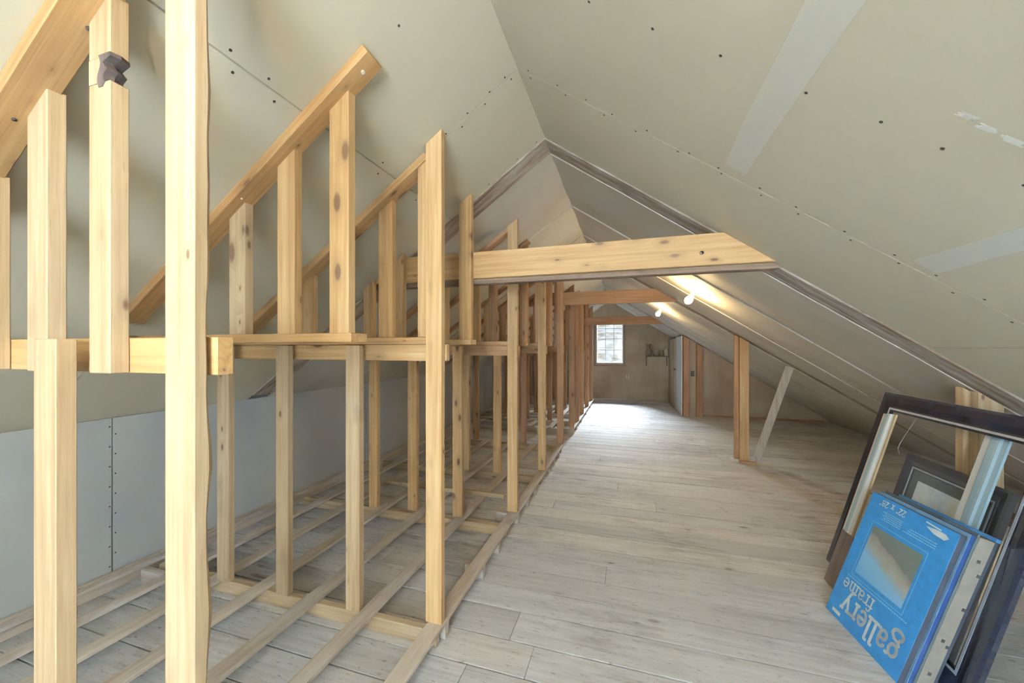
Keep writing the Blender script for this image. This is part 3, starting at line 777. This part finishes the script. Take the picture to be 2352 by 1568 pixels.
cc = mixc(t, .18, r_.outputs[0], nb_.outputs[1], 'OVERLAY')
t.links.new(cc, b.inputs['Base Color']); b.inputs['Roughness'].default_value = .35
PIC = m
def flat(name, pts, z, mat, parent, kind=None):
    n = len(pts); vs = [(p[0], p[1], z) for p in pts]
    return lmesh(name, vs, [tuple(range(n))], mat, parent, kind)
flat('printed_picture', [(.088, .285), (.395, .285), (.395, .560), (.088, .560)], .0010, PIC, gb)
def outline(name, x0, x1, y0, y1, wd, z, mat, parent):
    vs = [(x0, y0, z), (x1, y0, z), (x1, y1, z), (x0, y1, z), (x0 + wd, y0 + wd, z), (x1 - wd, y0 + wd, z), (x1 - wd, y1 - wd, z), (x0 + wd, y1 - wd, z)]
    return lmesh(name, vs, [(0, 1, 5, 4), (1, 2, 6, 5), (2, 3, 7, 6), (3, 0, 4, 7)], mat, parent)
outline('printed_outline', .072, .411, .262, .582, .0022, .0009, PALEB, gb)
# stroke lettering (x to the right, y up, x-height 1); rendered upside down on the box
def arc(cx, cy, rx, ry, a0, a1, n=14): return [(cx + rx * math.cos(math.radians(a0 + (a1 - a0) * i / n)), cy + ry * math.sin(math.radians(a0 + (a1 - a0) * i / n))) for i in range(n + 1)]
GL = {
 'g': (.98, [arc(.42, .62, .30, .36, 0, 360, 22), [(.30, .30), (.16, .16), (.22, .02), (.44, -.02), (.66, -.06)] + arc(.44, -.36, .40, .28, 60, -240, 22), [(.64, .88), (.78, 1.04), (.90, 1.0)]]),
 'a': (.86, [[(.14, .78)] + arc(.38, .72, .26, .26, 160, 0, 10) + [(.64, .12), (.70, .02), (.84, .04)], arc(.37, .28, .26, .26, 60, 330, 16) + [(.64, .30)], [(.40, .54), (.64, .54)]]),
 'l': (.50, [[(.26, 0), (.26, 1.45)], [(.06, 0), (.46, 0)], [(.06, 1.45), (.26, 1.45)]]),
 'e': (.88, [[(.12, .52), (.74, .52)] + arc(.44, .50, .32, .46, 0, 315, 22)]),
 'r': (.72, [[(.24, 0), (.24, .96)], [(.06, 0), (.46, 0)], [(.04, .96), (.24, .96)], [(.24, .60)] + arc(.50, .70, .24, .24, 160, 50, 8)]),
 'y': (.92, [[(.14, .96), (.48, .06)], [(.80, .96), (.44, -.10), (.32, -.40), (.16, -.44)], [(.0, .96), (.32, .96)], [(.64, .96), (.94, .96)]]),
 'f': (.62, [[(.24, 0), (.24, 1.10)] + arc(.46, 1.16, .22, .26, 180, 30, 9), [(.06, 0), (.46, 0)], [(.04, .92), (.54, .92)]]),
 'm': (1.36, [[(.22, 0), (.22, .96)], [(.04, .96), (.22, .96)], arc(.44, .66, .22, .28, 180, 0, 10) + [(.66, 0)], arc(.88, .66, .22, .28, 180, 0, 10) + [(1.10, 0)], [(.06, 0), (.38, 0)], [(.52, 0), (.80, 0)], [(.96, 0), (1.26, 0)]]),
 '2': (.80, [arc(.38, 1.02, .28, .34, 170, -40, 14) + [(.10, .04), (.40, .12), (.72, .02)]]),
 '8': (.86, [arc(.40, 1.04, .24, .28, 0, 360, 18), arc(.40, .38, .30, .36, 0, 360, 18)]),
 'x': (.86, [[(.18, .95), (.62, .02)], [(.62, .95), (.18, .02)], [(.08, .95), (.30, .95)], [(.50, .95), (.72, .95)], [(.08, .02), (.30, .02)], [(.50, .02), (.72, .02)]]),
 '"': (.50, [[(.12, 1.30), (.16, 1.08)], [(.30, 1.30), (.34, 1.08)]]), ' ': (.5, []),
}
def lettering(name, text, x, y, h, sw, mat, parent, z, sx=1.0):
    """reads from larger x to smaller x: the box stands on its head"""
    vs, fs = [], []; pen = 0
    for ch in text:
        adv, strokes = GL[ch]
        for st in strokes:
            P = [Vector(((pen + p[0]) * h * sx, p[1] * h)) for p in st]
            for i in range(len(P) - 1):
                d = P[i + 1] - P[i]
                if d.length < 1e-6: continue
                dn = d.normalized(); q = Vector((-dn.y, dn.x)) * sw * .5; ex = dn * sw * .22
                k = len(vs)
                for c in (P[i] - ex - q, P[i + 1] + ex - q, P[i + 1] + ex + q, P[i] - ex + q): vs.append((x - c.x, y - c.y, z))
                fs.append((k, k + 1, k + 2, k + 3))
        pen += adv
    return lmesh(name, vs, fs, mat, parent)
lettering('lettering', 'gallery', .462, .148, .076, .0155, INK, gb, .0010, sx=.92)['label'] = 'white serif word gallery'
lettering('lettering', 'frame', .265, .228, .047, .0085, INK, gb, .0010, sx=1.06)['label'] = 'white serif word frame'
lettering('lettering', '22" x 28"', .235, .708, .0235, .0052, INK, gb, .0010, sx=1.18)['label'] = 'white size print 22 by 28 inches'
flat('printed_dash', [(.045, .022), (.108, .022), (.108, .041), (.045, .041)], .0010, INK, gb)
# rows of print too fine to read
def microprint(x0, x1, y, hgt, rows, lead, seed):
    rgm = random.Random(seed); vs, fs = [], []
    for r0 in range(rows):
        x = x1; yy0 = y - r0 * lead; xe = x0 + rgm.random() * .03
        while x > xe:
            wd = .004 + rgm.random() * .010; k = len(vs)
            vs += [(x, yy0, .0009), (x - wd, yy0, .0009), (x - wd, yy0 - hgt, .0009), (x, yy0 - hgt, .0009)]; fs.append((k, k + 1, k + 2, k + 3)); x -= wd + .0025
    lmesh('fine_print', vs, fs, PALEB, gb, kind='stuff')
microprint(.105, .235, .655, .0042, 5, .010, 1); microprint(.255, .43, .640, .0045, 3, .012, 2); microprint(.045, .445, .250, .0050, 1, .01, 3)
flat('paper_label', [(.345, .712), (.425, .706), (.424, .700), (.345, .706)], .0011, INK, gb)
flat('paper_label', [(.352, .690), (.400, .697), (.448, .697), (.470, .684), (.452, .668), (.400, .672)], .0012, plain('torn_sticker', (.66, .73, .80), .6), gb)
NAVY = plain('navy_gloss_edge', (.03, .075, .22), .22); SLATE = plain('slate_edge', (.07, .10, .115), .45)
nv = Vector((-.938, -.1055, .33))            # face normal of the stack (towards the aisle)
def behind(dist, base=(1.0906, 2.6251, 0.0), along=0.0):
    b0 = Vector(base) - Vector((nv.x, nv.y, 0)).normalized() * (dist / math.cos(TAU))
    return b0 + Vector((math.cos(PHI), math.sin(PHI), 0)) * along
g2b = leaning('frame_box', 'navy-edged boxed frame sandwiched just behind the bright blue box', 'box', behind(.027, along=.0), PHI, TAU)
lbox('carton', .004, W_ + .008, 0, H_ + .008, -.019, -.002, NAVY, g2b)
lbox('cover', .005, W_ + .007, .001, H_ + .007, -.002, -.0005, plain('dusty_blue_card', (.16, .30, .46), .5), g2b, bevel=0)
g3b = leaning('frame_box', 'thick tan cardboard box with staples along its side, blue top edge', 'box', behind(.047), PHI, TAU)
TAN = plain('tan_cardboard', (.25, .225, .19), .8)
lbox('carton', .006, W_ + .012, 0, H_ + .002, -.066, -.010, TAN, g3b)
lbox('front_board', .006, W_ + .010, .001, H_ + .014, -.0098, -.001, SLATE, g3b)
lbox('back_board', .006, W_ + .006, .001, H_ + .004, -.084, -.0665, EDGE, g3b)
lbox('blue_flap', .006, W_ + .012, H_ + .0045, H_ + .020, -.084, -.0665, plain('worn_blue_card', (.06, .24, .55), .4), g3b)
STP = plain('staple_steel', (.10, .095, .09), .5, .6)
for k, (yv, zv) in enumerate(((.62, -.038), (.56, -.058), (.40, -.058), (.24, -.035), (.22, -.058), (.08, -.038))):
    lbox('staple', W_ + .012, W_ + .0135, yv, yv + .014, zv - .006, zv + .006, STP, g3b, bevel=0)
# --- small framed print behind the boxes
FRM = plain('charcoal_frame', (.05, .05, .055), .35, coat=.3); MAT_ = plain('dark_green_mat', (.09, .105, .10), .7); WHT = plain('pale_print', (.58, .66, .72), .5)
def picture_frame(root, w_, h_, rail, depth, mat, lip=None):
    """four mitred rails with a stepped profile"""
    prof = [(0, 0), (0, depth * .75), (rail * .12, depth), (rail * .45, depth * .92), (rail * .72, depth * .60), (rail * .88, depth * .62), (rail, depth * .45), (rail, 0)]
    def ring(u, vd): return [(u, u, vd), (w_ - u, u, vd), (w_ - u, h_ - u, vd), (u, h_ - u, vd)]
    rings = [ring(u, vd - depth) for u, vd in prof]
    for s_ in range(4):
        vs = []
        for r_0 in rings: vs += [r_0[s_], r_0[(s_ + 1) % 4]]
        n = len(rings); fs = []
        for i in range(n): fs.append((2 * i, 2 * i + 1, 2 * ((i + 1) % n) + 1, 2 * ((i + 1) % n)))
        fs.append(tuple(2 * i for i in range(n))); fs.append(tuple(2 * i + 1 for i in range(n)))
        o = lmesh('rail', vs, fs, mat, root)
        if lip:
            (u0, d0), (u1, d1) = (rail * .80, depth * .63), (rail * .90, depth * .64)
            A, B = ring(u0, d0 - depth + .001), ring(u1, d1 - depth + .001); C_ = ring(u1, d1 - depth - .006); D_ = ring(u0, d0 - depth - .006)
            q = [A[s_], A[(s_ + 1) % 4], B[(s_ + 1) % 4], B[s_], D_[s_], D_[(s_ + 1) % 4], C_[(s_ + 1) % 4], C_[s_]]
            ol = mesh_obj('silver_line', q, BF, lip, None, q[0]); ol.parent = o; ol.location = Vector(q[0]) - Vector(vs[0])
SILV = plain('silver_line', (.42, .47, .55), .35, .3)
PH2, TA2 = -1.590, .272
def big_at(along, off):
    """floor point in the plane of the large frame, `along` its foot and `off` behind it"""
    e = Vector((math.cos(PH2), math.sin(PH2), 0)); n = Vector((-math.sin(PH2), math.cos(PH2), 0))
    return Vector((1.335, 3.21, .0)) + e * along + n * (off / math.cos(TA2))
sf = leaning('framed_print', 'charcoal framed print with dark mat, seen through the large black frame', 'picture frame', big_at(.24, .080), PH2, TA2)
picture_frame(sf, .69, .885, .085, .030, FRM, SILV)
lbox('mat_board', .08, .61, .08, .805, -.020, -.0165, MAT_, sf, bevel=0)
lbox('print', .139, .47, .30, .805 - .055, -.0163, -.0155, WHT, sf, bevel=0)
# --- large empty dark frame
BIG = plain('black_lacquer_frame', (.016, .021, .036), .22, coat=.5)
bf = leaning('picture_frame', 'large empty black frame leaning on the doubled rough post', 'picture frame', big_at(-.015, 0), PH2, TA2)
picture_frame(bf, 1.20, 1.245, .118, .024, BIG, SILV)
# hanging wire still fixed to its top rail
o = tube('hanging_wire', [(.335, 1.165, -.03), (.324, 1.126, -.03), (.300, 1.06, -.03), (.278, .999, -.03), (.264, .95, -.03), (.262, .916, -.03), (.291, .885, -.03)], .0018, plain('picture_wire', (.55, .55, .55), .4, .6), None)
o.parent = bf
# --- striped painted trim sticks
def stripes(name, seq):
    m, t, b = nt(name)
    tc = N(t, 'ShaderNodeTexCoord'); s = N(t, 'ShaderNodeSeparateXYZ'); t.links.new(tc.outputs['Object'], s.inputs[0])
    nz0 = N(t, 'ShaderNodeTexNoise', _Scale=30.0, _Detail=4.0); t.links.new(tc.outputs['Object'], nz0.inputs['Vector'])
    r = ramp(t, mathn(t, 'ADD', s.outputs[0], mathn(t, 'MULTIPLY', mathn(t, 'SUBTRACT', nz0.outputs[0], .5), .04)), seq); r.color_ramp.interpolation = 'EASE'
    t.links.new(r.outputs[0], b.inputs['Base Color']); b.inputs['Roughness'].default_value = .5
    return m
def trim_stick(label, base, phi, tau, w_, L, mat, stump=None):
    ts = leaning('painted_trim', label, 'trim board', base, phi, tau, 'painted trim boards')
    lo_ = .0 if stump is None else stump
    # object-space x from 0..1 across the width so that stripes follow the moulding
    prof = [(0, 0), (0, .012), (.30, .014), (.38, .019), (.72, .019), (.80, .012), (1, .010), (1, 0)]
    vs, fs = [], []
    for yv in (lo_, L):
        for u, h in prof: vs.append((u, yv + (.012 * u if yv == L else 0), h))
    n = len(prof)
    for i in range(n): fs.append((i, (i + 1) % n, n + (i + 1) % n, n + i))
    fs += [tuple(range(n)), tuple(range(n, 2 * n))]
    o = mesh_obj('moulding', vs, fs, mat, None, (0, 0, 0)); o.parent = ts; o.scale = (w_, 1, 1)
    if stump:
        rgs = random.Random(4); vs = []
        for yv, jg in ((0, .012), (stump * .5, 0), (stump, 0)):
            for u, h in ((-.008, 0), (-.008, .010), (w_ * .5, .013), (w_ + .012, .009), (w_ + .012, 0)): vs.append((u + rgs.uniform(-.004, .004), yv + rgs.random() * jg, h))
        fs = []
        for j in range(2):
            for k in range(5): fs.append((j * 5 + k, j * 5 + (k + 1) % 5, j * 5 + 5 + (k + 1) % 5, j * 5 + 5 + k))
        fs += [tuple(range(5)), tuple(range(10, 15))]
        o = lmesh('bare_end', vs, fs, wood('bare_brown_wood', 1, (.12, .09, .08), (.19, .15, .135), (.26, .21, .19)), ts)
        o['label'] = 'unpainted brown broken end'
    return ts
ST1 = stripes('striped_paint', [(.0, (.30, .22, .15)), (.10, (.62, .58, .52)), (.22, (.30, .44, .52)), (.55, (.33, .48, .57)), (.62, (.66, .72, .76)), (.88, (.70, .75, .78)), (.92, (.42, .32, .18)), (1.0, (.42, .32, .18))])
ST2 = stripes('striped_paint_wide', [(.0, (.66, .73, .80)), (.30, (.70, .76, .82)), (.34, (.30, .46, .56)), (.60, (.34, .50, .60)), (.66, (.45, .60, .68)), (.72, (.34, .50, .60)), (1.0, (.30, .45, .54))])
trim_stick('narrow blue and white trim board with bare broken end, beside the black frame rail', big_at(.285, -.105), PH2, TA2, .11, 1.13, ST1, stump=.36)
trim_stick('wide blue and white trim board rising behind the cardboard boxes', big_at(.757, .058), PH2, TA2, .125, 1.135, ST2)
